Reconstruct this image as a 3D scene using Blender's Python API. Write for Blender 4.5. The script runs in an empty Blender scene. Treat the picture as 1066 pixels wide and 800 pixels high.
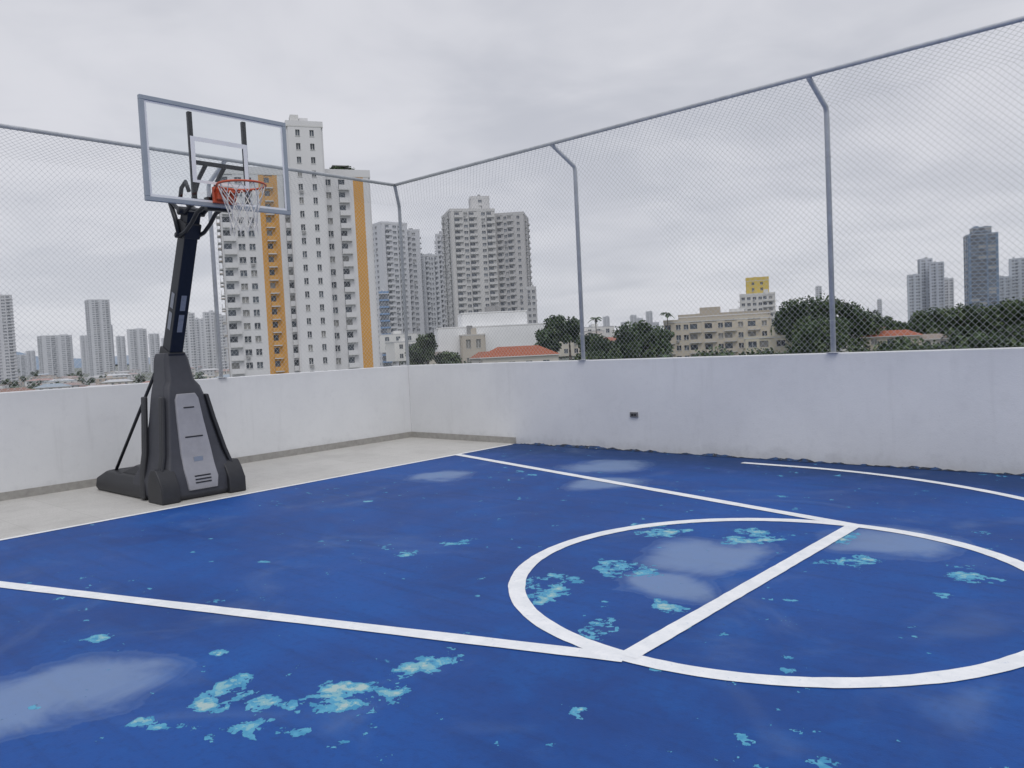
import bpy, bmesh, math, random
from mathutils import Vector, Matrix, noise as mnoise
random.seed(7)
S=bpy.context.scene
COL=S.collection
# ---------------------------------------------------------------- node helpers
def newmat(name):
    m=bpy.data.materials.new(name);m.use_nodes=True
    nt=m.node_tree
    return m,nt,nt.nodes['Principled BSDF']
class N:
    def __init__(s,nt): s.nt=nt
    def new(s,t,**k):
        n=s.nt.nodes.new(t)
        for a,b in k.items(): setattr(n,a,b)
        return n
    def link(s,a,b): s.nt.links.new(a,b)
    def inp(s,sock,v):
        if hasattr(v,'links') or isinstance(v,bpy.types.NodeSocket): s.link(v,sock)
        else: sock.default_value=v
    def math(s,op,a,b=0.0,c=None,clamp=False):
        n=s.new('ShaderNodeMath',operation=op);n.use_clamp=clamp
        s.inp(n.inputs[0],a);s.inp(n.inputs[1],b)
        if c is not None: s.inp(n.inputs[2],c)
        return n.outputs[0]
    def noise(s,vec,scale,detail=4,rough=.55,dist=0.0):
        n=s.new('ShaderNodeTexNoise');s.link(vec,n.inputs['Vector'])
        n.inputs['Scale'].default_value=scale;n.inputs['Detail'].default_value=detail
        n.inputs['Roughness'].default_value=rough;n.inputs['Distortion'].default_value=dist
        return n.outputs['Fac']
    def mix(s,f,a,b,mode='MIX'):
        n=s.new('ShaderNodeMix',data_type='RGBA',blend_type=mode)
        s.inp(n.inputs[0],f)
        for i,v in ((6,a),(7,b)):
            if isinstance(v,tuple): v=(v[0],v[1],v[2],1)
            s.inp(n.inputs[i],v)
        return n.outputs[2]
    def ramp(s,f,lo,hi):
        n=s.new('ShaderNodeMapRange',interpolation_type='SMOOTHSTEP');s.inp(n.inputs[0],f)
        n.inputs[1].default_value=lo;n.inputs[2].default_value=hi
        return n.outputs[0]
    def pos(s): return s.new('ShaderNodeNewGeometry').outputs['Position']
    def attr(s,name):
        a=s.new('ShaderNodeAttribute');a.attribute_name=name;return a.outputs['Fac']
    def bump(s,h,strength,dist,bsdf):
        n=s.new('ShaderNodeBump');n.inputs['Strength'].default_value=strength;n.inputs['Distance'].default_value=dist
        s.inp(n.inputs['Height'],h);s.link(n.outputs[0],bsdf.inputs['Normal'])
def simple(name,col,rough=.6,var=.12,scale=3.0,metal=0.0,spec=.5):
    m,nt,b=newmat(name);n=N(nt)
    f=n.noise(n.pos(),scale,2,.6)
    c=n.mix(f,tuple(x*(1-var) for x in col),tuple(min(1,x*(1+var)) for x in col))
    n.link(c,b.inputs['Base Color']);b.inputs['Roughness'].default_value=rough
    b.inputs['Metallic'].default_value=metal;b.inputs['Specular IOR Level'].default_value=spec
    return m
# ---------------------------------------------------------------- mesh helper
class MB:
    def __init__(s): s.v=[];s.f=[];s.m=[]
    def box(s,x0,x1,y0,y1,z0,z1,m=0,skip=()):
        b=len(s.v)
        s.v+=[(x0,y0,z0),(x1,y0,z0),(x1,y1,z0),(x0,y1,z0),(x0,y0,z1),(x1,y0,z1),(x1,y1,z1),(x0,y1,z1)]
        for q in ((0,3,2,1),(4,5,6,7),(0,1,5,4),(1,2,6,5),(2,3,7,6),(3,0,4,7)):
            s.f.append(tuple(b+i for i in q));s.m.append(m)
    def boxf(s,fr,u0,u1,n0,n1,z0,z1,m=0):
        o,u,n=fr
        b=len(s.v)
        for z in (z0,z1):
            for a,c in ((u0,n0),(u1,n0),(u1,n1),(u0,n1)):
                s.v.append((o[0]+u[0]*a+n[0]*c,o[1]+u[1]*a+n[1]*c,z))
        for q in ((0,3,2,1),(4,5,6,7),(0,1,5,4),(1,2,6,5),(2,3,7,6),(3,0,4,7)):
            s.f.append(tuple(b+i for i in q));s.m.append(m)
    def quad(s,a,b,c,d,m=0):
        k=len(s.v);s.v+=[tuple(a),tuple(b),tuple(c),tuple(d)];s.f.append((k,k+1,k+2,k+3));s.m.append(m)
    def tube(s,pts,r,seg=8,m=0,closed=False,caps=True):
        pts=[Vector(p) for p in pts];n=len(pts);b=len(s.v)
        rr=r if isinstance(r,(list,tuple)) else [r]*n
        up=None
        for i,p in enumerate(pts):
            if closed: t=(pts[(i+1)%n]-pts[i-1])
            else: t=(pts[min(i+1,n-1)]-pts[max(i-1,0)])
            t.normalize()
            if up is None:
                up=Vector((0,0,1)) if abs(t.z)<.9 else Vector((1,0,0))
            a=t.cross(up)
            if a.length<1e-4: a=t.cross(Vector((0,1,0)))
            a.normalize();c=a.cross(t).normalized();up=c
            for k in range(seg):
                an=2*math.pi*(k+.5)/seg
                s.v.append(tuple(p+(a*math.cos(an)+c*math.sin(an))*rr[i]))
        for i in range(n if closed else n-1):
            j=(i+1)%n
            for k in range(seg):
                k2=(k+1)%seg
                s.f.append((b+i*seg+k,b+i*seg+k2,b+j*seg+k2,b+j*seg+k));s.m.append(m)
        if caps and not closed:
            s.f.append(tuple(b+k for k in range(seg))[::-1]);s.m.append(m)
            s.f.append(tuple(b+(n-1)*seg+k for k in range(seg)));s.m.append(m)
    def loft(s,secs,m=0):
        b=len(s.v);k=len(secs[0])
        for q in secs: s.v+=[tuple(p) for p in q]
        for i in range(len(secs)-1):
            for j in range(k):
                j2=(j+1)%k
                s.f.append((b+i*k+j,b+i*k+j2,b+(i+1)*k+j2,b+(i+1)*k+j));s.m.append(m)
        s.f.append(tuple(b+j for j in range(k))[::-1]);s.m.append(m)
        s.f.append(tuple(b+(len(secs)-1)*k+j for j in range(k)));s.m.append(m)
    def obj(s,name,mats,parent=None,smooth=False,bevel=0,loc=None,rotz=0):
        me=bpy.data.meshes.new(name);me.from_pydata(s.v,[],s.f)
        for mm in mats: me.materials.append(mm)
        me.polygons.foreach_set('material_index',s.m)
        if smooth: me.polygons.foreach_set('use_smooth',[True]*len(s.f))
        me.update()
        o=bpy.data.objects.new(name,me);COL.objects.link(o)
        if loc is not None: o.location=loc
        o.rotation_euler[2]=rotz
        if parent: o.parent=parent
        if bevel:
            b=o.modifiers.new('bevel','BEVEL');b.width=bevel;b.segments=3;b.limit_method='ANGLE';b.angle_limit=.6
            if smooth:
                w=o.modifiers.new('wn','WEIGHTED_NORMAL')
        return o
def empty(name,loc=(0,0,0),rotz=0):
    e=bpy.data.objects.new(name,None);COL.objects.link(e);e.location=loc;e.rotation_euler[2]=rotz
    e.empty_display_size=.3
    return e
# ---------------------------------------------------------------- site frame
YAW=2.3043
F0=Vector((math.cos(YAW),math.sin(YAW),0));R0=Vector((math.sin(YAW),-math.cos(YAW),0))
CZ=1.5
def site(lat,d,z=0): 
    v=R0*lat+F0*d;return Vector((v.x,v.y,z))
def sm(x,a,b):
    t=max(0,min(1,(x-a)/(b-a)));return t*t*(3-2*t)
def gz(lat,d):
    T=lat/max(d,1)
    if d<=0: return -17
    z=-17+11.5*sm(T,-.17,-.06)*sm(d,90,180)
    z-=8*sm(d,900,2500)*sm(T,-.17,-.06)
    return z
# ---------------------------------------------------------------- camera
f,pit,rol=827.34,-.0489,-.0485
F=Vector((math.cos(pit)*math.cos(YAW),math.cos(pit)*math.sin(YAW),math.sin(pit)))
R=F.cross(Vector((0,0,1))).normalized();U=R.cross(F)
c_,s_=math.cos(rol),math.sin(rol)
R2=R*c_+U*s_;U2=U*c_-R*s_
cam=bpy.data.cameras.new('camera');co=bpy.data.objects.new('camera',cam);COL.objects.link(co)
M=Matrix((R2,U2,-F)).transposed().to_4x4();M.translation=Vector((0,0,CZ));co.matrix_world=M
cam.sensor_width=36;cam.lens=36*f/1066;cam.clip_start=.05;cam.clip_end=60000
S.camera=co
# ---------------------------------------------------------------- world
w=bpy.data.worlds.new('World');S.world=w;w.use_nodes=True
nt=w.node_tree;nt.nodes.clear();n=N(nt)
SE=math.radians(58)
sky=n.new('ShaderNodeTexSky',sky_type='NISHITA');sky.sun_disc=False;sky.sun_elevation=SE
bg1=n.new('ShaderNodeBackground');bg1.inputs[1].default_value=.08;n.link(sky.outputs[0],bg1.inputs[0])
tc=n.new('ShaderNodeTexCoord').outputs['Generated']
sep=n.new('ShaderNodeSeparateXYZ');n.link(tc,sep.inputs[0])
zc=n.math('MAXIMUM',sep.outputs[2],0.0)
den=n.math('ADD',zc,.16)
cx=n.math('DIVIDE',sep.outputs[0],den);cy=n.math('DIVIDE',sep.outputs[1],den)
cmb=n.new('ShaderNodeCombineXYZ');n.link(cx,cmb.inputs[0]);n.link(cy,cmb.inputs[1])
n1=n.noise(cmb.outputs[0],.75,4,.52,.5);n2=n.noise(cmb.outputs[0],2.4,4,.55,.4)
mixn=n.math('ADD',n.math('MULTIPLY',n1,.68),n.math('MULTIPLY',n2,.32))
cl=n.ramp(mixn,.36,.62)
col=n.mix(cl,(.55,.565,.625),(.715,.72,.77))
hz=n.ramp(zc,.28,.0)
col=n.mix(n.math('MULTIPLY',hz,.35),col,(.68,.70,.75))
zb=n.math('ADD',1.0,n.math('MULTIPLY',n.ramp(zc,.5,.95),.6))
bg2=n.new('ShaderNodeBackground');n.link(col,bg2.inputs[0]);n.link(zb,bg2.inputs[1])
ms=n.new('ShaderNodeMixShader');ms.inputs[0].default_value=.95
n.link(bg1.outputs[0],ms.inputs[1]);n.link(bg2.outputs[0],ms.inputs[2])
wo=n.new('ShaderNodeOutputWorld');n.link(ms.outputs[0],wo.inputs[0])
sun=bpy.data.lights.new('sun','SUN');sun.energy=1.0;sun.angle=math.radians(25);sun.color=(1,.97,.93)
so=bpy.data.objects.new('sun',sun);COL.objects.link(so);so.location=(0,0,30)
az=math.radians(-35)
sd=Vector((math.cos(az)*math.cos(SE),math.sin(az)*math.cos(SE),math.sin(SE)))
so.rotation_euler=(-sd).to_track_quat('-Z','Y').to_euler()
sky.sun_rotation=math.atan2(sd.x,sd.y)
S.view_settings.view_transform='Standard';S.view_settings.look='None';S.view_settings.exposure=0
# ---------------------------------------------------------------- dimensions (metres)
XW,YW,ZW=-10.464,8.962,1.238
XB=-8.07;FX=-2.114;FY0,FY1=3.064,6.161;CY=4.61;CR=1.548
ZR,INS,ZBD=4.163,.468,3.936
XMAX,YMIN=9.0,-14.0
# ---------------------------------------------------------------- court paint
PEEL=[(-2.82,2.52,.13),(-2.98,2.37,.07),(-2.84,2.0,.14),(-2.72,2.08,.08),(-3.36,1.71,.10),(-3.38,1.42,.09),(-3.22,1.50,.06),(-2.92,1.56,.10),(-2.78,1.64,.08),(-3.07,1.78,.07),(-2.9,2.25,.05),
(-3.14,3.68,.17),(-2.75,3.45,.09),(-2.42,3.23,.15),(-2.33,3.74,.1),(-1.83,5.16,.16),(-2.63,5.43,.22),(-3.25,5.25,.16),(-2.96,4.2,.18),(-2.7,4.35,.14),
(-1.08,5.34,.17),(-4.46,3.77,.09),(-4.4,4.1,.08),(-1.15,4.8,.08),(-3.4,5.5,.12),(-2.0,5.7,.14),(-4.6,1.55,.07),(-1.4,3.3,.06),(-1.5,1.6,.05),(-6.5,4.9,.07),(-3.9,1.9,.05),(-3.0,2.8,.05),(-5.2,3.1,.05),(-2.0,2.55,.05)]
DUST=[(-4.02,1.25,.34),(-4.1,.95,.36),(-2.63,4.86,.36),(-2.5,4.1,.24),(-5.52,7.71,.4),(-4.9,6.8,.32),(-1.73,5.81,.36),(-6.9,6.3,.3),(.6,5.2,.4)]
m,nt,b=newmat('court_blue_paint');n=N(nt)
P=n.pos()
sp=n.new('ShaderNodeSeparateXYZ');n.link(P,sp.inputs[0]);Y0=sp.outputs[1]
pb=n.attr('wear_peel');db=n.attr('wear_dust')
big=n.noise(P,.55,4,.6,.4);mid=n.noise(P,2.3,5,.65,.3);fine=n.noise(P,22,4,.7);grit=n.noise(P,150,1,.6)
base=n.mix(n.ramp(big,.3,.7),(.0045,.044,.205),(.0060,.070,.30))
base=n.mix(n.math('MULTIPLY',n.ramp(mid,.42,.75),.5),base,(.011,.098,.36))
base=n.mix(n.math('MULTIPLY',n.ramp(fine,.45,.72),.35),base,(.005,.034,.155))
mp=n.new('ShaderNodeMapping');n.link(P,mp.inputs[0]);mp.inputs['Scale'].default_value=(.5,7,1)
st=n.noise(mp.outputs[0],1.3,4,.6)
base=n.mix(n.math('MULTIPLY',n.ramp(st,.48,.75),.4),base,(.005,.034,.155))
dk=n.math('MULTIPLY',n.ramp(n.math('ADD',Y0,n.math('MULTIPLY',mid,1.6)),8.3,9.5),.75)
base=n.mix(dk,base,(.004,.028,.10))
dn=n.math('ADD',db,n.math('MULTIPLY',n.math('SUBTRACT',n.noise(P,2.2,4,.62,.6),.5),1.1))
dm=n.ramp(dn,.10,.85);edge=n.math('MULTIPLY',n.ramp(dn,.10,.17),n.ramp(dn,.30,.17))
dustf=n.math('MULTIPLY',n.math('ADD',n.math('MULTIPLY',dm,.55),n.math('MULTIPLY',edge,.10)),n.ramp(db,0,.05))
gen=n.math('MULTIPLY',n.ramp(n.noise(P,.9,4,.6,1.0),.52,.8),.17)
base=n.mix(n.math('MAXIMUM',dustf,gen),base,(.25,.34,.48))
# flaking paint: angular chips (voronoi cells) gated by a wear mask
vd=n.new('ShaderNodeTexVoronoi',feature='F1');vd.inputs['Scale'].default_value=34;n.link(P,vd.inputs['Vector'])
sc_=n.new('ShaderNodeSeparateColor');n.link(vd.outputs['Color'],sc_.inputs[0])
pn=n.noise(P,6.5,5,.60)
pf=n.math('ADD',n.math('MULTIPLY',pb,.255),pn)
pf=n.math('ADD',pf,n.math('MULTIPLY',n.math('SUBTRACT',sc_.outputs[0],.5),.085))
stray=n.math('MULTIPLY',n.ramp(n.noise(P,.9,2,.5),.50,.64),.055)
pf=n.math('ADD',pf,stray)
pm=n.ramp(pf,.700,.706)
pc=n.mix(n.ramp(n.noise(P,11,4,.6),.40,.60),(.045,.24,.42),(.09,.33,.49))
pc=n.mix(n.math('MULTIPLY',n.ramp(pf,.785,.795),.75),pc,(.23,.43,.46))
pc=n.mix(n.math('MULTIPLY',n.ramp(pf,.85,.86),.6),pc,(.44,.50,.46))
rim=n.math('MULTIPLY',n.ramp(pf,.688,.700),n.math('SUBTRACT',1.0,pm))
base=n.mix(n.math('MULTIPLY',rim,.55),base,(.004,.02,.08))
base=n.mix(pm,base,pc)
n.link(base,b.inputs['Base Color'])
rg=n.math('ADD',.46,n.math('MULTIPLY',mid,.3))
n.link(rg,b.inputs['Roughness']);b.inputs['Specular IOR Level'].default_value=.26
n.bump(n.math('ADD',n.math('MULTIPLY',grit,.4),n.math('MULTIPLY',fine,.5)),.4,.004,b)
MBLUE=m
m,nt,b=newmat('court_line_paint');n=N(nt);P=n.pos()
wv=n.noise(P,9,4,.65);wf=n.noise(P,45,3,.7)
c=n.mix(n.ramp(wv,.35,.7),(.70,.72,.74),(.80,.81,.82))
c=n.mix(n.math('MULTIPLY',n.ramp(wf,.60,.72),.4),c,(.25,.36,.55))
n.link(c,b.inputs['Base Color']);b.inputs['Roughness'].default_value=.55
MLINE=m
m,nt,b=newmat('terrace_tile');n=N(nt);P=n.pos()
br=n.new('ShaderNodeTexBrick');n.link(P,br.inputs['Vector']);br.offset=0;br.inputs['Scale'].default_value=1
br.inputs['Brick Width'].default_value=.60;br.inputs['Row Height'].default_value=.60;br.inputs['Mortar Size'].default_value=.003
br.inputs['Color1'].default_value=(.50,.49,.465,1);br.inputs['Color2'].default_value=(.53,.52,.495,1);br.inputs['Mortar'].default_value=(.36,.35,.33,1)
g=n.noise(P,55,3,.7);g2=n.noise(P,1.5,4,.65);g3=n.noise(P,7,5,.7)
c=n.mix(n.math('MULTIPLY',n.ramp(g,.4,.7),.45),br.outputs[0],(.32,.31,.29))
c=n.mix(n.math('MULTIPLY',n.ramp(g2,.42,.75),.5),c,(.34,.33,.31))
c=n.mix(n.math('MULTIPLY',n.ramp(g3,.5,.75),.45),c,(.36,.35,.325))
n.link(c,b.inputs['Base Color']);b.inputs['Roughness'].default_value=.55
MTILE=m
m,nt,b=newmat('white_wall_paint');n=N(nt);P=n.pos()
sp=n.new('ShaderNodeSeparateXYZ');n.link(P,sp.inputs[0]);Z=sp.outputs[2]
mp=n.new('ShaderNodeMapping');n.link(P,mp.inputs[0]);mp.inputs['Scale'].default_value=(4.5,4.5,.45)
drip=n.noise(mp.outputs[0],1.4,5,.65);a1=n.noise(P,.8,5,.6);a2=n.noise(P,9,4,.7);a3=n.noise(P,60,2,.7);a4=n.noise(P,2.4,5,.68,.5)
c=n.mix(n.ramp(a1,.3,.7),(.67,.68,.695),(.73,.74,.75))
c=n.mix(n.math('MULTIPLY',n.ramp(a2,.5,.75),.18),c,(.56,.57,.585))
c=n.mix(n.math('MULTIPLY',n.ramp(a4,.54,.74),.18),c,(.52,.525,.535))
c=n.mix(n.math('MULTIPLY',n.ramp(drip,.54,.80),.25),c,(.48,.485,.49))
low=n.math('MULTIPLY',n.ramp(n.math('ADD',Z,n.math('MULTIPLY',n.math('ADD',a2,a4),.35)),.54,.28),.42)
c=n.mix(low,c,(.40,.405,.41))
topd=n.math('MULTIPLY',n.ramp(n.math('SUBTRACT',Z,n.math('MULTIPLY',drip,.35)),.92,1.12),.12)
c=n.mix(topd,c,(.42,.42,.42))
spk=n.math('MULTIPLY',n.ramp(a3,.68,.76),.4);c=n.mix(spk,c,(.35,.35,.36))
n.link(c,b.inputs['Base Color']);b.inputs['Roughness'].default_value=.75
n.bump(n.math('ADD',a3,n.math('MULTIPLY',a2,1.2)),.25,.005,b)
MWALL=m
MSKIRT=simple('grey_skirting_tile',(.33,.32,.30),.5,.3,14)
MPOST=simple('galvanised_post',(.52,.54,.56),.55,.25,10,metal=.1)
MWIRE=simple('galvanised_wire',(.50,.52,.54),.55,.1,10,metal=.2)
MCONC=simple('concrete',(.32,.31,.29),.85,.25,2)
# ---------------------------------------------------------------- terrace
mb=MB();mb.box(XW-.2,XMAX,YMIN,YW+.2,-20,-.03);mb.obj('terrace_building',[MCONC])
# court floor: fine grid where the paint wear is, big quads elsewhere
GX0,GX1,GY0,GY1=XB,1.33,.3,YW
nx,ny=188,173
mb=MB()
for j in range(ny+1):
    for i in range(nx+1): mb.v.append((GX0+(GX1-GX0)*i/nx,GY0+(GY1-GY0)*j/ny,0))
for j in range(ny):
    for i in range(nx):
        a=j*(nx+1)+i;mb.f.append((a,a+1,a+nx+2,a+nx+1));mb.m.append(0)
mb.quad((GX0,YMIN,0),(GX1,YMIN,0),(GX1,GY0,0),(GX0,GY0,0));mb.quad((GX1,YMIN,0),(XMAX,YMIN,0),(XMAX,YW,0),(GX1,YW,0))
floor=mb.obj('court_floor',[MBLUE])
def field(blobs,x,y,k):
    wx=mnoise.noise(Vector((x*2.2,y*2.2,1.3)))*.16+mnoise.noise(Vector((x*6,y*6,4.3)))*.05
    wy=mnoise.noise(Vector((x*2.2,y*2.2,7.7)))*.16+mnoise.noise(Vector((x*6,y*6,9.3)))*.05
    t=0
    for bx,by,br_ in blobs:
        q=1-((x+wx-bx)**2+(y+wy-by)**2)/(br_*br_*k)
        if q>t:t=q
    return t
for nm,bl_,k in (('wear_peel',PEEL,2.4),('wear_dust',DUST,2.2)):
    at=floor.data.attributes.new(nm,'FLOAT','POINT')
    at.data.foreach_set('value',[field(bl_,v[0],v[1],k) for v in mb.v])
mb=MB();mb.quad((XW,YMIN,0),(XB,YMIN,0),(XB,YW,0),(XW,YW,0));mb.obj('tiled_pavement',[MTILE])
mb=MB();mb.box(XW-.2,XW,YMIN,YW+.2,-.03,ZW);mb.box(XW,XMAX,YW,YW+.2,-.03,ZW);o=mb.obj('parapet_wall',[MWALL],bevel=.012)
mb=MB();mb.box(XW,XW+.015,YMIN,YW-.015,0,.095);mb.box(XW,XB+.02,YW-.015,YW,0,.095);mb.obj('wall_skirting',[MSKIRT])
# markings
LW=.105
mb=MB()
def strip(pts,wd,z=.004):
    n_=len(pts);L=[];Rr=[]
    for i,p in enumerate(pts):
        a=Vector(pts[max(i-1,0)]);c=Vector(pts[min(i+1,n_-1)]);t=(c-a).normalized();q=Vector((-t.y,t.x))
        wj=wd/2*(1+random.uniform(-.05,.05))
        L.append(Vector(p)+q*wj);Rr.append(Vector(p)-q*wj)
    for i in range(n_-1):
        mb.quad((Rr[i].x,Rr[i].y,z),(Rr[i+1].x,Rr[i+1].y,z),(L[i+1].x,L[i+1].y,z),(L[i].x,L[i].y,z))
def seg(a,b,k=40): return [(a[0]+(b[0]-a[0])*i/k,a[1]+(b[1]-a[1])*i/k) for i in range(k+1)]
circ=[(FX+CR*math.cos(2*math.pi*i/160),CY+CR*math.sin(2*math.pi*i/160)) for i in range(161)]
strip(circ,LW,.004)
strip(seg((XB+.04,1.10),(FX+.0,FY0-.02)),LW,.0045)
strip(seg((XB+.04,7.70),(FX+.0,FY1+.0)),LW,.0045)
strip(seg((FX,FY0),(FX,FY1)),LW,.005)
arc=[(-4.2,8.60),(-4.0,8.59)]+[(-3.7+3.97*math.cos(a),CY+3.97*math.sin(a)) for a in [math.radians(90-180*i/120) for i in range(121)]]
arc=[p for p in arc if p[1]>2.2]
strip(arc,.09,.004)
strip(seg((XB+.02,-6),(XB+.02,YW-.1),80),.06,.004)
mb.obj('court_markings',[MLINE])
# rough edge where the floor coating meets the right wall
m,nt,b=newmat('coating_edge');n=N(nt);P=n.pos()
q=n.noise(P,12,4,.7);c=n.mix(n.ramp(q,.42,.60),(.012,.016,.026),(.012,.05,.15));c=n.mix(n.ramp(n.noise(P,30,3,.7),.62,.70),c,(.30,.33,.34))
n.link(c,b.inputs['Base Color']);b.inputs['Roughness'].default_value=.7
mb=MB();x=XB+.12;prev=None
r1=random.Random(3);hcur=.015
while x<XMAX:
    hcur=max(.003,min(.036,hcur+r1.uniform(-.012,.012)));wd=.008+hcur*r1.uniform(.4,1.0)
    ring=[(x,YW-.002-wd-.02,.003),(x,YW-wd,.004+hcur*.35*r1.random()),(x,YW-.010,hcur*r1.uniform(.7,1.05)),(x,YW-.002,hcur)]
    if prev:
        for i in range(3): mb.quad(prev[i],ring[i],ring[i+1],prev[i+1])
    prev=ring;x+=r1.uniform(.02,.05)
mb.obj('floor_coating_edge',[m])
mb=MB();mb.box(-5.96,-5.84,YW-.02,YW,.455,.525,0);mb.box(-5.94,-5.90,YW-.024,YW-.02,.475,.505,1);mb.box(-5.89,-5.86,YW-.024,YW-.02,.475,.505,1)
mb.obj('wall_socket',[simple('socket_grey',(.16,.16,.17),.5),simple('socket_dark',(.02,.02,.02),.5)],bevel=.003)
# ---------------------------------------------------------------- fence
fence=empty('chain_link_fence',(XW,YW,ZW))
def fobj(mb,name,mats,**k):
    o=mb.obj(name,mats,**k);o.parent=fence;o.matrix_parent_inverse=Matrix.Translation(-Vector((XW,YW,ZW)));return o
mb=MB();PR=.029
pY=YW+.03;pX=XW-.03
for x in (XW-.03,-6.73,-3.26,.21,3.68,7.1):
    if x<-10:
        pts=[(pX,pY,ZW-.05),(pX,pY,ZBD-.05),(pX+.03,pY-.03,ZBD+.02),(XW+INS,YW-INS,ZR)]
    else: pts=[(x,pY,ZW-.05),(x,pY,ZBD-.06),(x,pY-.02,ZBD+.0),(x,YW-INS,ZR)]
    mb.tube(pts,PR,12)
    if x>-10: mb.box(x-.06,x+.06,pY-.06,pY+.06,ZW,ZW+.008)
    if x>-10:
        for zz in (1.6,2.2,2.8,3.4): mb.tube([(x+math.cos(a)*.033,pY+math.sin(a)*.033,zz) for a in [k*math.pi/4 for k in range(8)]],.004,4,closed=True)
for y in (5.56,2.15,-1.3,-4.8,-8.3):
    mb.tube([(pX,y,ZW-.05),(pX,y,ZBD-.06),(pX+.02,y,ZBD),(XW+INS,y,ZR)],PR,12)
    mb.box(pX-.06,pX+.06,y-.06,y+.06,ZW,ZW+.008)
fobj(mb,'posts',[MPOST],smooth=True,bevel=0)
mb=MB()
mb.tube([(XW+INS,YMIN,ZR+.01),(XW+INS,YW-INS,ZR+.01)],.025,10);mb.tube([(XW+INS,YW-INS,ZR+.012),(XMAX,YW-INS,ZR+.012)],.025,10)
fobj(mb,'top_rail',[MPOST],smooth=True)
tv=ZBD-ZW;ta=math.hypot(INS,ZR-ZBD)
def clip(p,q,hps):
    t0,t1=0.,1.
    for a,b_,c in hps:
        d0=a*p[0]+b_*p[1]+c;d1=a*q[0]+b_*q[1]+c
        if d0<0 and d1<0: return None
        if d0<0: t0=max(t0,d0/(d0-d1))
        elif d1<0: t1=min(t1,d0/(d0-d1))
    if t1-t0<1e-6: return None
    L=lambda t:(p[0]+(q[0]-p[0])*t,p[1]+(q[1]-p[1])*t)
    return L(t0),L(t1)
def meshwall(length,mapper,name):
    mb=MB();pw=.066;slope=1.05;T=tv+ta
    def wire(a,b_):
        a=Vector(a);b_=Vector(b_);L=(b_-a).length;k=max(1,int(L/.22));t=(b_-a).normalized()
        u=t.cross(Vector((0,0,1)))
        if u.length<1e-3: return
        u.normalize();v=t.cross(u);r=.0014
        base=len(mb.v)
        for i in range(k+1):
            p=a.lerp(b_,i/k)
            for q in (u,-u*.5+v*.87,-u*.5-v*.87): mb.v.append(tuple(p+q*r))
        for i in range(k):
            for j in range(3):
                j2=(j+1)%3;mb.f.append((base+i*3+j,base+i*3+j2,base+i*3+3+j2,base+i*3+3+j));mb.m.append(0)
    for sgn in (1,-1):
        i=-int(T/pw)-2
        while i*pw<length+T+1:
            s0=i*pw
            p=(s0,0.);q=(s0+sgn*T/slope,T)
            for hps in ([(1,0,0),(-1,0,length),(0,1,-.01),(0,-1,tv)],[(1,-INS/ta,INS/ta*tv),(-1,0,length),(0,1,-tv),(0,-1,tv+ta)]):
                r=clip(p,q,hps)
                if r:
                    off=.002*sgn
                    wire(mapper(r[0],off),mapper(r[1],off))
            i+=1
    fobj(mb,name,[MWIRE])
def mapR(st,off):
    s,t=st
    if t<=tv: return (XW+s,YW-.008+off,ZW+t)
    a=(t-tv)/ta;return (XW+s,YW-.008-a*INS+off,ZBD+a*(ZR-ZBD))
def mapL(st,off):
    s,t=st
    if t<=tv: return (XW+.008+off,YW-s,ZW+t)
    a=(t-tv)/ta;return (XW+.008+a*INS+off,YW-s,ZBD+a*(ZR-ZBD))
meshwall(XMAX-3-XW,mapR,'wire_mesh_back')
meshwall(YW+5,mapL,'wire_mesh_side')
# ---------------------------------------------------------------- basketball hoop
hoop=empty('basketball_hoop',(-8.8,4.12,0))
def hobj(mb,name,mats,**k):
    o=mb.obj(name,mats,**k);o.parent=hoop;o.matrix_parent_inverse=Matrix.Translation(-Vector((-8.8,4.12,0)));return o
MBLK=simple('black_plastic',(.020,.021,.025),.5,.3,18)
MBLK2=simple('charcoal_plastic',(.040,.042,.052),.55,.25,12)
MSTL=simple('black_powder_coat',(.015,.018,.025),.4,.2,20,spec=.35)
MPAN=simple('grey_plastic_panel',(.30,.30,.32),.5,.18,9)
MALU=simple('aluminium_frame',(.32,.36,.41),.42,.1,10,metal=.4)
MWHT=simple('white_print',(.75,.76,.78),.5,.05,10)
MRED=simple('orange_rim_paint',(.55,.09,.035),.4,.15,15)
MNET=simple('net_cord',(.68,.66,.62),.8,.2,30)
HY=4.12
def sec(x0,x1,hw,z,ch=.04,hw0=None):
    hw0=hw if hw0 is None else hw0
    return [(x0,HY-hw0+ch,z),(x0+ch,HY-hw0,z),(x1-ch,HY-hw,z),(x1,HY-hw+ch,z),(x1,HY+hw-ch,z),(x1-ch,HY+hw,z),(x0+ch,HY+hw0,z),(x0,HY+hw0-ch,z)]
mb=MB()
mb.loft([sec(-10.17,-8.75,.43,0,.07),sec(-10.21,-8.75,.45,.05,.08),sec(-10.19,-8.75,.44,.15,.08),sec(-10.05,-8.75,.38,.23,.08)])
mb.loft([sec(-9.75,-8.7,.33,.22,.06),sec(-9.45,-8.75,.27,.32,.06)])
hobj(mb,'water_tank',[MBLK],bevel=.02,smooth=True)
mb=MB()
mb.loft([sec(-9.12,-8.36,.40,0,.06),sec(-9.16,-8.32,.44,.05,.06),sec(-9.14,-8.33,.435,.22,.06),sec(-9.08,-8.38,.39,.32,.06),sec(-9.03,-8.44,.335,.50,.05),
 sec(-8.99,-8.53,.275,.85,.05),sec(-8.985,-8.58,.24,1.10,.045),sec(-9.0,-8.62,.21,1.22,.045),sec(-9.05,-8.66,.165,1.29,.04),sec(-9.06,-8.72,.14,1.52,.035),sec(-9.05,-8.74,.115,1.60,.03)])
hobj(mb,'base_tower',[MBLK2],bevel=.015,smooth=True)
mb=MB()
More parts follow.
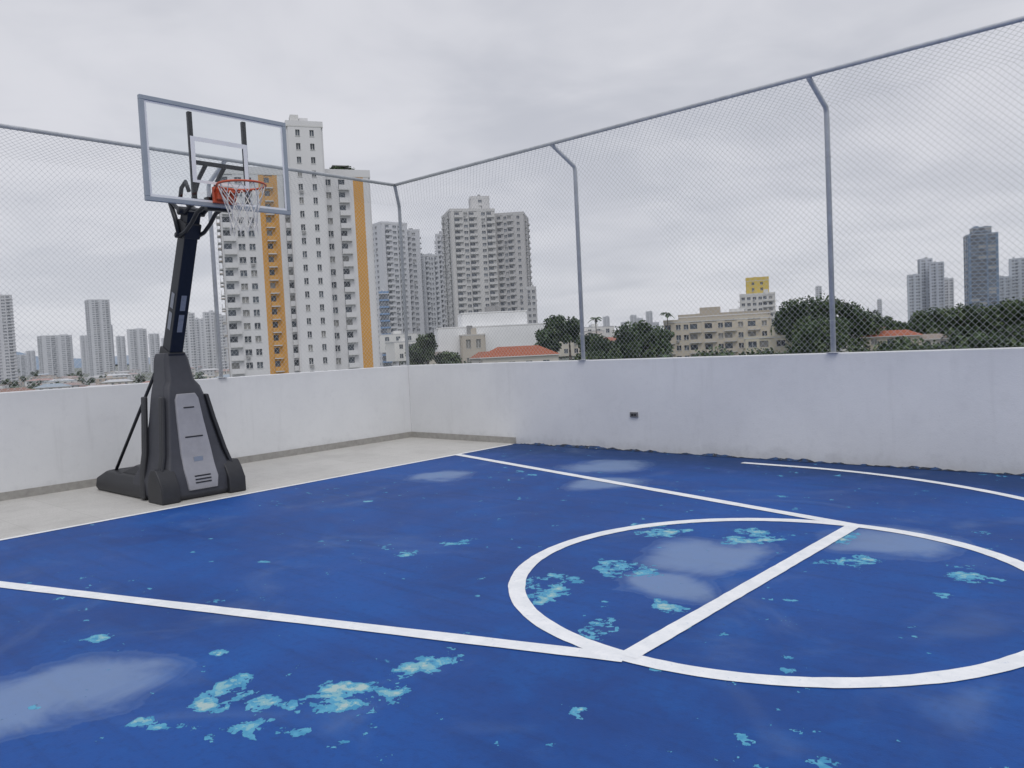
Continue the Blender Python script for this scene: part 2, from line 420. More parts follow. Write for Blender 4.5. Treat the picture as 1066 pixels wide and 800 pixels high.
for sg in (-1,1):
    y0=HY+sg*.38
    mb.loft([[(xx,yy,z) for xx,yy in ((-8.62+dx0,y0-.1),(-8.27+dx1,y0-.1),(-8.27+dx1,y0+.1),(-8.62+dx0,y0+.1))] for z,dx0,dx1 in ((0,0,0),(.16,0,0),(.28,.04,-.07),(.36,.1,-.14))])
    def rib(xo,wd):
        secs=[]
        for z,x,hw in ((.02,-8.36,.445),(.32,-8.43,.40),(.50,-8.47,.35),(.85,-8.56,.29),(1.12,-8.62,.25)):
            yy=HY+sg*hw
            secs.append([(x+xo-wd,yy-.03,z),(x+xo,yy-.03,z),(x+xo,yy+.012,z),(x+xo-wd,yy+.012,z)] )
        mb.loft(secs)
    rib(.045,.09);rib(-.38,.10)
hobj(mb,'base_feet',[MBLK],bevel=.015,smooth=True)
mb=MB()
pz=[(.10,-8.318,.17),(.22,-8.322,.185),(.36,-8.395,.185),(.50,-8.432,.18),(.85,-8.522,.155),(1.08,-8.572,.14),(1.14,-8.585,.11)]
mb.loft([[(x-.02,HY-hw,z),(x+.014,HY-hw+.01,z),(x+.014,HY+hw-.01,z),(x-.02,HY+hw,z)] for z,x,hw in pz])
hobj(mb,'front_panel',[MPAN],bevel=.008,smooth=True)
mb=MB()
def fx(z):
    for (z0,x0,_),(z1,x1,_) in zip(pz,pz[1:]):
        if z0<=z<=z1: return x0+(x1-x0)*(z-z0)/(z1-z0)
    return pz[-1][1]
for z in (.17,.205,.24,.66,.98):
    hw=.09 if z<.3 else (.1 if z<.8 else .06)
    xx=fx(z)+.0145;mb.box(xx-.01,xx+.003,HY-hw,HY+hw,z,z+.014)
hobj(mb,'panel_slots',[MBLK])
mb=MB();mb.box(fx(.4)+.008,fx(.4)+.016,HY-.05,HY+.05,.40,.45);hobj(mb,'label_plate',[MALU])
mb=MB()
for sg in (-1,1):
    mb.tube([(-9.0,HY+sg*.14,1.38),(-9.98,HY+sg*.27,.20)],.019,8)
mb.tube([(-9.98,HY-.3,.215),(-9.98,HY+.3,.215)],.019,8)
hobj(mb,'rear_braces',[MSTL],smooth=True)
mb=MB()
for sg in (-1,1):
    mb.tube([(-8.45,HY+sg*.20,.06),(-8.45,HY+sg*.26,.06)],.06,16)
hobj(mb,'wheels',[MBLK])
pb0=Vector((-8.93,HY,1.40));pt0=Vector((-8.17,HY,3.10))
ax=(pt0-pb0).normalized();side=Vector((0,1,0));nr=ax.cross(side).normalized()
def psec(t,w_,d_):
    c=pb0+(pt0-pb0)*t;return [c-side*w_-nr*d_,c+side*w_-nr*d_,c+side*w_+nr*d_,c-side*w_+nr*d_]
mb=MB();mb.loft([psec(0,.078,.095),psec(1,.073,.082)]);hobj(mb,'pole',[MSTL],bevel=.012,smooth=True)
mb=MB();mb.loft([psec(.0,.100,.12),psec(.14,.095,.115)]);mb.loft([psec(.84,.088,.10),psec(.93,.088,.10)]);hobj(mb,'pole_collars',[MBLK],bevel=.012,smooth=True)
mb=MB()
for t0,t1,w_ in ((.27,.38,.035),(.405,.50,.035)):
    c0=pb0+(pt0-pb0)*t0;c1=pb0+(pt0-pb0)*t1;o_=Vector((0,-.0795,0))
    a,b_=c0+o_,c1+o_
    mb.quad(a-nr*w_,b_-nr*w_,b_+nr*w_,a+nr*w_)
    sgnn=1 if nr.x>0 else -1
    o2=nr*sgnn*.0965
    a,b_=c0+o2,c1+o2
    mb.quad(a-side*.03,a+side*.03,b_+side*.03,b_-side*.03)
hobj(mb,'pole_stickers',[simple('grey_sticker',(.24,.26,.30),.5,.3,30)])
BX=-7.545;BY0,BY1,BZ0,BZ1=3.364,4.921,3.024,4.008;BC=(BY0+BY1)/2
mb=MB()
for sg in (-1,1):
    yy=HY+sg*.10
    mb.tube([(-8.30,yy,2.83),(-8.12,yy,2.86),(-7.98,yy,2.93),(-7.85,yy,3.02),(-7.70,yy,3.05),(BX-.06,yy,3.06)],.022,8)
    mb.tube([(-8.42,yy,3.22),(-8.25,yy,3.10),(-8.1,yy,3.06),(-7.95,yy,3.12),(-7.78,yy,3.34),(BX-.06,yy,3.46)],.022,8)
    mb.tube([(-8.46,yy,3.26),(-8.34,yy,3.02),(-8.27,yy,2.82)],.026,8)
mb.tube([(-8.44,HY-.14,3.24),(-8.44,HY+.14,3.24)],.028,10);mb.tube([(-8.18,HY-.14,3.08),(-8.18,HY+.14,3.08)],.045,12)
mb.tube([(-8.30,HY-.13,2.84),(-8.30,HY+.13,2.84)],.03,10)
mb.tube([(-8.42,HY,3.22),(-8.36,HY,3.36),(-8.26,HY,3.41),(-8.2,HY,3.3)],.022,8)
hobj(mb,'lift_arms',[MSTL],smooth=True)
mb=MB()
vy0,vy1=3.87,4.45
for yy in (vy0,vy1): mb.box(BX-.07,BX-.03,yy-.022,yy+.022,BZ0+.05,BZ1-.06)
mb.box(BX-.068,BX-.032,vy0+.022,vy1-.022,3.04,3.10);mb.box(BX-.068,BX-.032,vy0+.022,vy1-.022,3.44,3.48)
mb.box(BX-.10,BX-.03,HY-.13,HY+.13,3.0,3.13)
hobj(mb,'board_bracket',[MSTL],bevel=.006)
mb=MB();fw=.042
mb.box(BX-.03,BX+.012,BY0,BY1,BZ0,BZ0+fw);mb.box(BX-.03,BX+.012,BY0,BY1,BZ1-fw,BZ1)
mb.box(BX-.03,BX+.012,BY0,BY0+fw,BZ0+fw,BZ1-fw);mb.box(BX-.03,BX+.012,BY1-fw,BY1,BZ0+fw,BZ1-fw)
hobj(mb,'board_frame',[MALU],bevel=.004)
m,nt,b=newmat('clear_board');nt.nodes.remove(b);n=N(nt)
tr=n.new('ShaderNodeBsdfTransparent');tr.inputs[0].default_value=(.95,.965,.97,1);gl=n.new('ShaderNodeBsdfGlossy');gl.inputs['Roughness'].default_value=.05
fr=n.new('ShaderNodeFresnel');fr.inputs[0].default_value=1.45;mx=n.new('ShaderNodeMixShader')
n.link(fr.outputs[0],mx.inputs[0]);n.link(tr.outputs[0],mx.inputs[1]);n.link(gl.outputs[0],mx.inputs[2])
n.link(mx.outputs[0],nt.nodes['Material Output'].inputs[0])
mb=MB();mb.box(BX-.008,BX,BY0+fw,BY1-fw,BZ0+fw,BZ1-fw);hobj(mb,'backboard_glass',[m])
mb=MB();xx=BX+.003
def bl(y0,y1,z0,z1): mb.quad((xx,y0,z0),(xx,y1,z0),(xx,y1,z1),(xx,y0,z1))
ty0,ty1,tz0,tz1,lw=BC-.305,BC+.305,3.25,3.70,.045
bl(ty0,ty1,tz1-lw,tz1);bl(ty0,ty1,tz0,tz0+lw*.6);bl(ty0,ty0+lw,tz0+lw*.6,tz1-lw);bl(ty1-lw,ty1,tz0+lw*.6,tz1-lw)
for (a,b_,c,d) in ((BY0+fw,BY1-fw,BZ1-fw-.022,BZ1-fw),(BY0+fw,BY1-fw,BZ0+fw,BZ0+fw+.022)): bl(a,b_,c,d)
bl(BY0+fw,BY0+fw+.022,BZ0+fw+.022,BZ1-fw-.022);bl(BY1-fw-.022,BY1-fw,BZ0+fw+.022,BZ1-fw-.022)
hobj(mb,'board_lines',[MWHT])
RZ=3.19;RC=Vector((BX+.15+.225,BC,RZ))
mb=MB()
mb.tube([RC+Vector((math.cos(a)*.228,math.sin(a)*.228,0)) for a in [2*math.pi*i/40 for i in range(40)]],.011,8,closed=True)
mb.tube([(BX+.03,BC-.10,RZ-.01),(RC.x-.12,BC-.195,RZ-.005)],.009,6);mb.tube([(BX+.03,BC+.10,RZ-.01),(RC.x-.12,BC+.195,RZ-.005)],.009,6)
hobj(mb,'rim',[MRED],smooth=True)
mb=MB();mb.box(BX+.012,BX+.05,BC-.12,BC+.12,RZ-.13,RZ+.03);mb.box(BX+.05,RC.x-.22,BC-.09,BC+.09,RZ-.035,RZ+.012)
mb.box(BX+.05,BX+.10,BC-.10,BC+.10,RZ-.10,RZ-.035)
hobj(mb,'rim_mount',[MRED],bevel=.006)
mb=MB();nk=12;rows=[(0,.222),(.09,.195),(.18,.16),(.27,.135),(.36,.125),(.43,.135)]
def npnt(k,r): 
    h,rad=rows[r];a=2*math.pi*(k+.5*(r%2))/nk
    return RC+Vector((math.cos(a)*rad,math.sin(a)*rad,-.008-h+rn.uniform(-.008,.008)))
rn=random.Random(5);grid=[[npnt(k,r) for k in range(nk)] for r in range(len(rows))]
for r in range(len(rows)-1):
    for k in range(nk):
        a=grid[r][k];b1=grid[r+1][k];b2=grid[r+1][(k-1)%nk] if r%2==0 else grid[r+1][(k+1)%nk]
        mb.tube([a,b1],.0045,5,caps=False);mb.tube([a,b2],.0045,5,caps=False)
for k in range(nk): mb.tube([grid[-1][k],grid[-1][k]+Vector((0,0,-.035))],.0045,5)
hobj(mb,'net',[MNET])
# ---------------------------------------------------------------- city materials
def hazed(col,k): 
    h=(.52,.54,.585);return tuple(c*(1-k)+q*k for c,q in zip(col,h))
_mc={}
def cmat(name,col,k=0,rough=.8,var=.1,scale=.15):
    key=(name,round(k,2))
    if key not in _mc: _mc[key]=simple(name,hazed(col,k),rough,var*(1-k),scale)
    return _mc[key]
def glassset(k):
    return [cmat('window_dark',(.045,.055,.07),k,.25),cmat('window_mid',(.09,.11,.135),k,.25),cmat('window_curtain',(.25,.25,.24),k,.5)]
def facade(mb,fr,W_,z0,nf,fh,pat,rng,th=.35):
    tot=sum(p[0] for p in pat);u=0
    for wr,ty,mi in pat:
        w_=W_*wr/tot;u1=u+w_
        if ty=='s':
            mb.boxf(fr,u,u1,0,th,z0,z0+nf*fh,mi)
        else:
            for i in range(nf):
                z=z0+i*fh
                gm=3+rng.choice((0,0,0,1,1,2))
                if ty=='w':
                    j=w_*.2;zb_,zt_=z+fh*.32,z+fh*.78
                    mb.boxf(fr,u,u1,0,th,z,zb_,mi);mb.boxf(fr,u,u1,0,th,zt_,z+fh,mi)
                    mb.boxf(fr,u,u+j,0,th,zb_,zt_,mi);mb.boxf(fr,u1-j,u1,0,th,zb_,zt_,mi)
                    mb.boxf(fr,u+j,u1-j,0,.06,zb_,zt_,gm)
                    um=(u+u1)/2;mb.boxf(fr,um-.05,um+.05,.06,.1,zb_,zt_,2)
                    mb.boxf(fr,u+j-.08,u1-j+.08,th,th+.1,zb_-.1,zb_,2)
                    if rng.random()<.12: mb.boxf(fr,u+j+.1,u+j+.9,th,th+.4,zb_-.75,zb_-.2,6)
                elif ty=='g':
                    zb_=z+fh*.25
                    mb.boxf(fr,u,u1,0,th,z,zb_,mi);mb.boxf(fr,u,u1,0,.1,zb_,z+fh,gm)
                elif ty=='b':
                    mb.boxf(fr,u,u1,0,1.1,z-.12,z+.06,2)
                    mb.boxf(fr,u,u1,1.0,1.1,z+.06,z+.95,mi)
                    mb.boxf(fr,u,u1,0,.05,z+.06,z+fh*.8,gm)
                    mb.boxf(fr,u,u1,0,th*.6,z+fh*.8,z+fh-.12,mi)
                    mb.boxf(fr,u+w_*.62,u1,.05,.3,z+.06,z+fh*.8,mi)
        u=u1
def tower(name,T0,T1,d,top,depth=18,rot=0,fh=2.9,pf=None,ps=None,col=(.6,.6,.6),acc=(.6,.3,.05),haze=0,extra=None,par=1.2,zbase=None):
    rng=random.Random(int(T0*1000)+int(d))
    zt=CZ+top*d
    lat=(T0+T1)/2*d;zb=gz(lat,d)-1 if zbase is None else zbase
    Wd=(T1-T0)*d/max(.5,math.cos(rot));tot=zt-zb;nf=max(1,int(round((tot-par)/fh)));fh=(tot-par)/nf
    ang=math.atan((T0+T1)/2)
    P_=site(lat,d,0)
    base=math.atan2(R0.y,R0.x)-ang+rot
    e=empty(name,(P_.x,P_.y,zb),base)
    mats=[cmat('render_'+'_'.join('%02d'%int(c*100) for c in col),col,haze),cmat('accent_'+'_'.join('%02d'%int(c*100) for c in acc),acc,haze),cmat('slab_trim',(.62,.62,.61),haze)]+glassset(haze)+[cmat('roof_grey',(.28,.28,.28),haze),cmat('foliage_mid',(.05,.09,.03),haze,.75,.3,.8)]
    h=Wd/2;D_=depth;pf=pf or [(1,'w',0)]*6;ps=ps or pf
    mb=MB();zz=nf*fh
    mb.box(-h,h,0,D_,0,zz,0)
    facade(mb,((-h,0),(1,0),(0,-1)),Wd,0,nf,fh,pf,rng)
    facade(mb,((h,0),(0,1),(1,0)),D_,0,nf,fh,ps,rng)
    facade(mb,((-h,D_),(0,-1),(-1,0)),D_,0,nf,fh,ps,rng)
    o=mb.obj('facade',mats,parent=e)
    mb=MB();q=.4
    mb.box(-h-q,h+q,-q,D_+q,zz,zz+.25,2)
    mb.box(-h-q,h+q,-q,-q+.25,zz+.25,zz+par,0);mb.box(-h-q,h+q,D_+q-.25,D_+q,zz+.25,zz+par,0)
    mb.box(-h-q,-h-q+.25,-q+.25,D_+q-.25,zz+.25,zz+par,0);mb.box(h+q-.25,h+q,-q+.25,D_+q-.25,zz+.25,zz+par,0)
    for i in range(rng.randint(1,3)):
        x0=rng.uniform(-h*.8,h*.4);ww=rng.uniform(.15,.4)*Wd*.7;y0=D_*rng.uniform(.2,.5)
        mb.box(x0,min(h*.9,x0+ww),y0,y0+D_*.3,zz+.25,zz+rng.uniform(1.8,3.4),rng.choice((0,2,6)))
    if extra: extra(mb,h,D_,zz,rng)
    mb.obj('roof',mats,parent=e)
    return e
def ex_garden(mb,h,D_,zz,rng):
    # roof terrace planting and a pergola on the right-hand part of the roof
    for i in range(500):
        c=Vector((rng.uniform(.48*h,.82*h),rng.uniform(.3,3.5),zz+1.2+abs(rng.gauss(0,.55))))
        a=Vector((rng.gauss(0,1),rng.gauss(0,1),rng.gauss(0,1))).normalized()*.35;b_=a.cross(Vector((rng.gauss(0,1),rng.gauss(0,1),1))).normalized()*.25
        mb.quad(c-a,c-b_,c+a,c+b_,7)
    mb.box(.52*h,.76*h,1.5,5,zz+2.7,zz+2.9,6)
    for x in (.53,.75): mb.box(x*h-.1,x*h+.1,1.6,1.8,zz+.25,zz+2.7,6)
W_='w';B='b'
tower('apartment_tower_orange',-.345,-.1665,170,.232,depth=20,rot=.10,fh=2.75,
 pf=[(1.0,B,0),(.9,W_,0),(.8,W_,0),(.4,'s',0),(.45,'s',1),(.7,B,1),(.4,'s',1),(.5,'s',0),(1.0,B,0),(.7,W_,0),(.5,'s',0),(.7,W_,0),(.5,'s',0),(.8,W_,0),(.5,'s',0),(.9,B,0),(.4,'s',0),(.55,'s',1),(.35,'s',1),(.5,'s',0)],
 ps=[(.5,'s',0),(1,W_,0),(1,B,0),(.5,'s',1),(1,W_,0),(1,B,0),(.5,'s',0)],col=(.66,.66,.67),acc=(.60,.30,.05),par=1.6,haze=.04,extra=ex_garden)
tower('apartment_tower_core',-.262,-.222,167.5,.289,depth=10,rot=.10,fh=2.75,pf=[(.6,'s',0),(.7,W_,0),(.7,'s',0),(.7,W_,0),(.6,'s',0)],ps=[(1,'s',0),(1,W_,0),(1,'s',0)],col=(.68,.68,.69),acc=(.60,.30,.05),haze=.04)
TP=[(.5,'s',0),(1,B,0),(.8,W_,0),(.8,W_,0),(.4,'s',0),(1,B,0),(.5,'s',0)]
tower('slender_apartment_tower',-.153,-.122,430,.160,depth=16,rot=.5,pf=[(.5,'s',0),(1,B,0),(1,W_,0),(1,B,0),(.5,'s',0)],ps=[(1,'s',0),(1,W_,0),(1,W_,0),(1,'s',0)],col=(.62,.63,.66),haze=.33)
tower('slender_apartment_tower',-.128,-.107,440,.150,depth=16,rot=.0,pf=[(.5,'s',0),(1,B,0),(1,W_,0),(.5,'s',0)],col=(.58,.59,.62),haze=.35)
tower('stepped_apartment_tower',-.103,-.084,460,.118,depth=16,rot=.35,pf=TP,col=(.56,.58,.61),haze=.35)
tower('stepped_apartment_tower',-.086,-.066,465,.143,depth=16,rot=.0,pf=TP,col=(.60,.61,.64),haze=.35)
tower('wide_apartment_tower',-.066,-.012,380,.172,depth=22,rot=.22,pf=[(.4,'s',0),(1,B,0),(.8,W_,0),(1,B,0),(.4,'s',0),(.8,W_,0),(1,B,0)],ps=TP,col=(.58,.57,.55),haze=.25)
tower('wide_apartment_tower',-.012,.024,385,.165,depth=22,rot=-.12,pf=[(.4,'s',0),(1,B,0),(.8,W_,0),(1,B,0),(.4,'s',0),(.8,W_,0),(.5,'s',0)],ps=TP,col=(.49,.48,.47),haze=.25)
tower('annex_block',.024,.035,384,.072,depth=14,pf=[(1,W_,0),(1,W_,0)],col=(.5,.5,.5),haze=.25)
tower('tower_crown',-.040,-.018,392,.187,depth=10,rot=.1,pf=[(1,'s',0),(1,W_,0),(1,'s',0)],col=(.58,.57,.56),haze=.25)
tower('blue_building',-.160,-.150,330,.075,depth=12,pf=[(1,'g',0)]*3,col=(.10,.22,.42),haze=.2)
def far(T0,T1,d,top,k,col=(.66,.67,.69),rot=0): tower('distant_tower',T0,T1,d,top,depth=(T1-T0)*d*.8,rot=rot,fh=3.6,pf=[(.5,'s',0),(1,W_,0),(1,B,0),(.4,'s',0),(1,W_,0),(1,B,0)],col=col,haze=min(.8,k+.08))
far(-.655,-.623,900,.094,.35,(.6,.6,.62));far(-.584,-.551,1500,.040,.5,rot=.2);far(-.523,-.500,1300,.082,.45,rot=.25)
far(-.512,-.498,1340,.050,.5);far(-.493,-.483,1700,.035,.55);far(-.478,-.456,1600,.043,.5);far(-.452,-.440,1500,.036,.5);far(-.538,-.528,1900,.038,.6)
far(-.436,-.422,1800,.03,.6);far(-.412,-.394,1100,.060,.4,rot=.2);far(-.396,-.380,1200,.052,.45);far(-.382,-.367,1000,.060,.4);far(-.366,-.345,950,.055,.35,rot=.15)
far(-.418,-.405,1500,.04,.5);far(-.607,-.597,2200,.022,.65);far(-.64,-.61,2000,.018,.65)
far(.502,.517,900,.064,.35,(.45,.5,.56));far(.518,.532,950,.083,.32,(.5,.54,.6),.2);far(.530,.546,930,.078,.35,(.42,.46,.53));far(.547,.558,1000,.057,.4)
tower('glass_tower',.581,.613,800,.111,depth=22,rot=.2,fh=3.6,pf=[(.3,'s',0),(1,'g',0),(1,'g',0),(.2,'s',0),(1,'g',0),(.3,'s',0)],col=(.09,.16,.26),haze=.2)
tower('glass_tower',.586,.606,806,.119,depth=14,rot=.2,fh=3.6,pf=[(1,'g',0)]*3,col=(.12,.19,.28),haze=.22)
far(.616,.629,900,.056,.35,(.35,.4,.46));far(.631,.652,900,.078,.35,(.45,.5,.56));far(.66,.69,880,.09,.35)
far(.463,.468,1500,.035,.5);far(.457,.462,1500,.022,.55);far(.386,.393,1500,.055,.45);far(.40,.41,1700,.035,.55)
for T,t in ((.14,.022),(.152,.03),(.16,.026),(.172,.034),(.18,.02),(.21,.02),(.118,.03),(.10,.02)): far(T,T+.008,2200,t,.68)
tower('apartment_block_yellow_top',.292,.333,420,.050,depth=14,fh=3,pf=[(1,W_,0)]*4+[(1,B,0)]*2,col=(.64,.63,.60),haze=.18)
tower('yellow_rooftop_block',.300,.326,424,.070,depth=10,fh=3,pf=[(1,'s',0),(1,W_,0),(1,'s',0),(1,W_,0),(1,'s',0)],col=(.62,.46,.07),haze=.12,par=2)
tower('white_hall',-.089,.043,262,.026,depth=30,rot=.10,fh=30,pf=[(1,'s',0)],col=(.80,.81,.82),haze=0,par=.5)
tower('white_hall',-.058,.022,266,.043,depth=22,rot=.10,fh=30,pf=[(1,'s',0)],col=(.80,.81,.82),haze=0,par=.5)
tower('beige_annex_building',-.060,-.032,256,.016,depth=5,rot=.1,fh=5,pf=[(.3,'s',0),(1,W_,0),(.3,'s',0),(1,W_,0),(.3,'s',0)],col=(.50,.46,.40),par=.4)
tower('beige_apartment_block',.196,.322,232,.022,depth=14,rot=-.10,fh=2.9,pf=[(1,B,0),(.8,W_,0),(.8,W_,0),(1.2,B,0),(.3,'s',0),(1.2,B,0),(.8,W_,0),(1.2,B,0),(.8,W_,0),(.3,'s',0),(1.2,B,0),(.8,W_,0)],ps=TP,col=(.56,.51,.42),acc=(.3,.26,.2),par=.9,haze=.04)
tower('beige_roof_storey',.215,.322,234,.028,depth=9,rot=-.10,fh=30,pf=[(1,'s',0)],col=(.40,.36,.30),par=.9,extra=None)
tower('beige_annex_building',.297,.348,212,-.004,depth=12,rot=-.1,fh=2.9,pf=[(1,W_,0),(1,B,0),(1,W_,0)],col=(.62,.58,.47),par=.6)
# ---------------------------------------------------------------- houses
RC_=[(.28,.10,.06),(.22,.12,.09),(.35,.34,.33),(.45,.46,.47),(.18,.15,.13),(.50,.50,.50),(.24,.30,.36)]
WC_=[(.66,.66,.64),(.60,.56,.48),(.54,.54,.54),(.70,.69,.66),(.47,.38,.30)]
hr=random.Random(21)
def house(lat,d,w_,dp,hh,roofc,wallc,rot=0,haze=0,z=None,rise=1.6,flat=False,name='house'):
    zb=gz(lat,d)-.5 if z is None else z
    P_=site(lat,d,0);e=empty(name,(P_.x,P_.y,zb),math.atan2(R0.y,R0.x)-math.atan(lat/d)+rot)
    mats=[cmat('house_wall_%d'%int(sum(wallc)*100),wallc,haze),cmat('house_roof_%d'%int(roofc[0]*100),roofc,haze,.8,.3,1.2),cmat('slab_trim',(.62,.62,.61),haze)]+glassset(haze)+[cmat('roof_grey',(.28,.28,.28),haze)]
    mb=MB();h=w_/2;nf=max(1,int(hh/3));fh=hh/nf
    mb.box(-h,h,0,dp,0,hh,0);nb=max(2,int(w_/4))
    pat=[]
    for i in range(nb): pat+=[(.6,'s',0),(1,W_,0)]
    pat+=[(.6,'s',0)]
    facade(mb,((-h,0),(1,0),(0,-1)),w_,0,nf,fh,pat,hr,th=.2)
    facade(mb,((h,0),(0,1),(1,0)),dp,0,nf,fh,[(1,'s',0),(1,W_,0),(1,'s',0)],hr,th=.2)
    mb.obj('walls',mats,parent=e)
    mb=MB();o=.6
    if flat:
        mb.box(-h-o*.4,h+o*.4,-o*.4,dp+o*.4,hh,hh+.3,1);mb.box(-h*.3,h*.1,dp*.4,dp*.7,hh+.3,hh+1.5,0)
    else:
        a=[(-h-o,-o,hh),(h+o,-o,hh),(h+o,dp+o,hh),(-h-o,dp+o,hh)];r0=(-h*.55,dp/2,hh+rise);r1_=(h*.55,dp/2,hh+rise)
        mb.quad(a[0],a[1],r1_,r0,1);mb.quad(a[2],a[3],r0,r1_,1)
        k=len(mb.v);mb.v+=[a[1],a[2],r1_,a[3],a[0],r0];mb.f+=[(k,k+1,k+2),(k+3,k+4,k+5)];mb.m+=[1,1]
        mb.quad(a[3],a[2],a[1],a[0],0)
        mb.box(-h-o,h+o,-o-.08,-o,hh-.18,hh+.02,2)
    mb.obj('roof',mats,parent=e)
house(.012*178,178,17,9,1.4+4,(.30,.095,.05),(.60,.57,.52),rot=.1,z=CZ-.014*178-5.4,rise=2.2)
house(-.028*190,190,8,8,5,(.26,.10,.06),(.58,.57,.55),z=CZ-.014*190-5,rise=1.4)
for T,d,wv_,top,rc,wc,fl_ in ((.088,300,14,.012,5,3,True),(.112,310,12,.017,3,0,True),(.128,290,10,.004,0,3,False),(.07,280,12,.006,2,1,True),(.15,260,14,-.002,4,4,False),(.175,240,16,-.006,0,2,False),
  (.37,230,14,-.012,3,3,False),(.475,250,12,.0,0,1,False),(.50,250,14,-.004,1,1,False),(.535,255,18,-.002,4,4,False),(.56,240,10,-.012,3,0,True),(.635,235,16,-.006,3,3,True),(.60,250,14,-.006,1,2,False),(.44,240,10,-.006,2,3,False),(.34,280,12,.005,0,3,False),
  (-.14,300,14,.02,5,0,True),(-.125,280,12,.010,3,3,True),(-.105,250,12,-.004,4,1,False)):
    hh=6.5;house(T*d,d,wv_,9,hh,RC_[rc],WC_[wc],rot=hr.uniform(-.4,.4),z=CZ+top*d-hh-(0 if fl_ else 1.4),rise=1.4,flat=fl_,haze=.04)
house(.478*206,206,13,8,6,(.30,.17,.12),(.60,.54,.44),rot=-.1,z=CZ-.006*206-7.2,rise=1.5)
house(.525*208,208,12,8,6,(.24,.20,.17),(.64,.62,.58),rot=.1,z=CZ-.012*208-7.2,rise=1.3)
placed=[]
for i in range(120):
    T=hr.uniform(-.70,-.16);d=380*math.exp(hr.random()*1.3)
    lat=T*d
    if any(abs(lat-a)<16 and abs(d-b_)<16 for a,b_ in placed): continue
    placed.append((lat,d))
    house(lat,d,hr.uniform(10,24),hr.uniform(9,14),hr.choice((4,6,7,9)),hr.choice(RC_),hr.choice(WC_),rot=hr.uniform(-.5,.5),haze=round(min(.5,.08+d/3500)/.06)*.06,flat=hr.random()<.45)
for T,d,w_,hh,rc in ((-.47,330,34,8,5),(-.56,300,26,7.5,3),(-.60,260,18,7,6),(-.415,310,22,9,2),(-.63,340,22,9,1)):
    house(T*d,d,w_,20,hh,RC_[rc],WC_[0],rot=.15,z=gz(T*d,d)-.5,haze=.06,name='warehouse',rise=1.8)
for i in range(60):
    T=hr.uniform(-.05,.72);d=420*math.exp(hr.random()*.9);lat=T*d
    if any(abs(lat-a)<16 and abs(d-b_)<16 for a,b_ in placed): continue
    placed.append((lat,d))
    house(lat,d,hr.uniform(10,20),10,hr.choice((4,6,7,9)),hr.choice(RC_),hr.choice(WC_),rot=hr.uniform(-.5,.5),haze=round(min(.5,.08+d/3500)/.06)*.06,flat=hr.random()<.45)
# ---------------------------------------------------------------- trees
def leafmats(k): return [cmat('foliage_dark',(.026,.050,.019),k,.75,.3,.8),cmat('foliage_mid',(.050,.090,.030),k,.75,.3,.8),cmat('foliage_light',(.092,.135,.046),k,.75,.3,.8),cmat('bark',(.10,.08,.06),k)]
tr_=random.Random(11)
def tree_into(mb,p,H_,cr,n=500,ls=.55):
    x,y,z=p
    hz=H_-cr*1.5
    mb.tube([(x,y,z),(x+tr_.uniform(-.3,.3),y,z+hz*.6),(x+tr_.uniform(-.5,.5),y+tr_.uniform(-.4,.4),z+H_*.75)],[cr*.09,cr*.065,cr*.03],6,3)
    lobes=[]
    for i in range(tr_.randint(14,19)):
        a=tr_.uniform(0,6.28);h_=tr_.random();rr=cr*tr_.uniform(.1,.85)*(1-.45*h_);zz=z+H_-cr*(1.5-1.2*h_)
        q=Vector((x+math.cos(a)*rr,y+math.sin(a)*rr,zz));lobes.append((q,cr*tr_.uniform(.28,.44),tr_.choice((0,0,1,1,1,2))))
        mb.tube([(x,y,z+H_*.5),tuple(q)],[cr*.035,cr*.012],4,3,caps=False)
    for i in range(n):
        q,r,mm=tr_.choice(lobes)
        v=Vector((tr_.gauss(0,1),tr_.gauss(0,1),tr_.gauss(0,.75))).normalized()*r*tr_.uniform(.3,1.08)**.6
        c=q+v;a=Vector((tr_.gauss(0,1),tr_.gauss(0,1),tr_.gauss(0,1)*.6)).normalized();b_=a.cross(Vector((tr_.gauss(0,1),tr_.gauss(0,1),tr_.gauss(0,1)))).normalized()
        s_=ls*tr_.uniform(.5,1.2)
        mi=mm if tr_.random()<.7 else tr_.choice((0,1,2))
        mb.quad(c-a*s_,c-b_*s_*.7,c+a*s_,c+b_*s_*.7,mi)
def tree(T,d,top,H_,cr,name='broadleaf_tree',n=3200,ls=.45,k=0.04):
    mb=MB();P_=site(T*d,d,0);z=CZ+top*d-H_
    tree_into(mb,(0,0,0),H_,cr,n,ls);mb.obj(name,leafmats(k),loc=(P_.x,P_.y,z))
for T,d,top,H_,cr in ((.360,205,.040,14,6.5),(.392,200,.046,15,7),(.420,215,.040,14,6),(.345,215,.028,12,5),(.448,210,.026,12,6),(.405,190,.02,12,6),(.375,190,.016,11,5.5),
   (.058,240,.038,14,5),(.075,250,.030,13,5),(.045,235,.020,13,4.5),(-.105,225,.022,13,4.5),(-.12,230,.008,12,4),(-.08,215,-.002,11,4.5),
   (.142,215,.020,12,5.5),(.165,225,.025,12,6),(.187,220,.014,11,5),(.115,210,.010,11,5),(.10,225,.014,11,5),
   (.512,235,.020,12,6),(.54,240,.026,13,6),(.575,230,.024,13,6.5),(.61,225,.022,12,6),(.64,220,.030,13,6.5),(.665,215,.028,13,6),(.485,245,.010,11,5),(.558,245,.024,13,6),(.593,235,.022,13,6),(.626,235,.028,13,6)):
    tree(T,d,top,H_,cr)
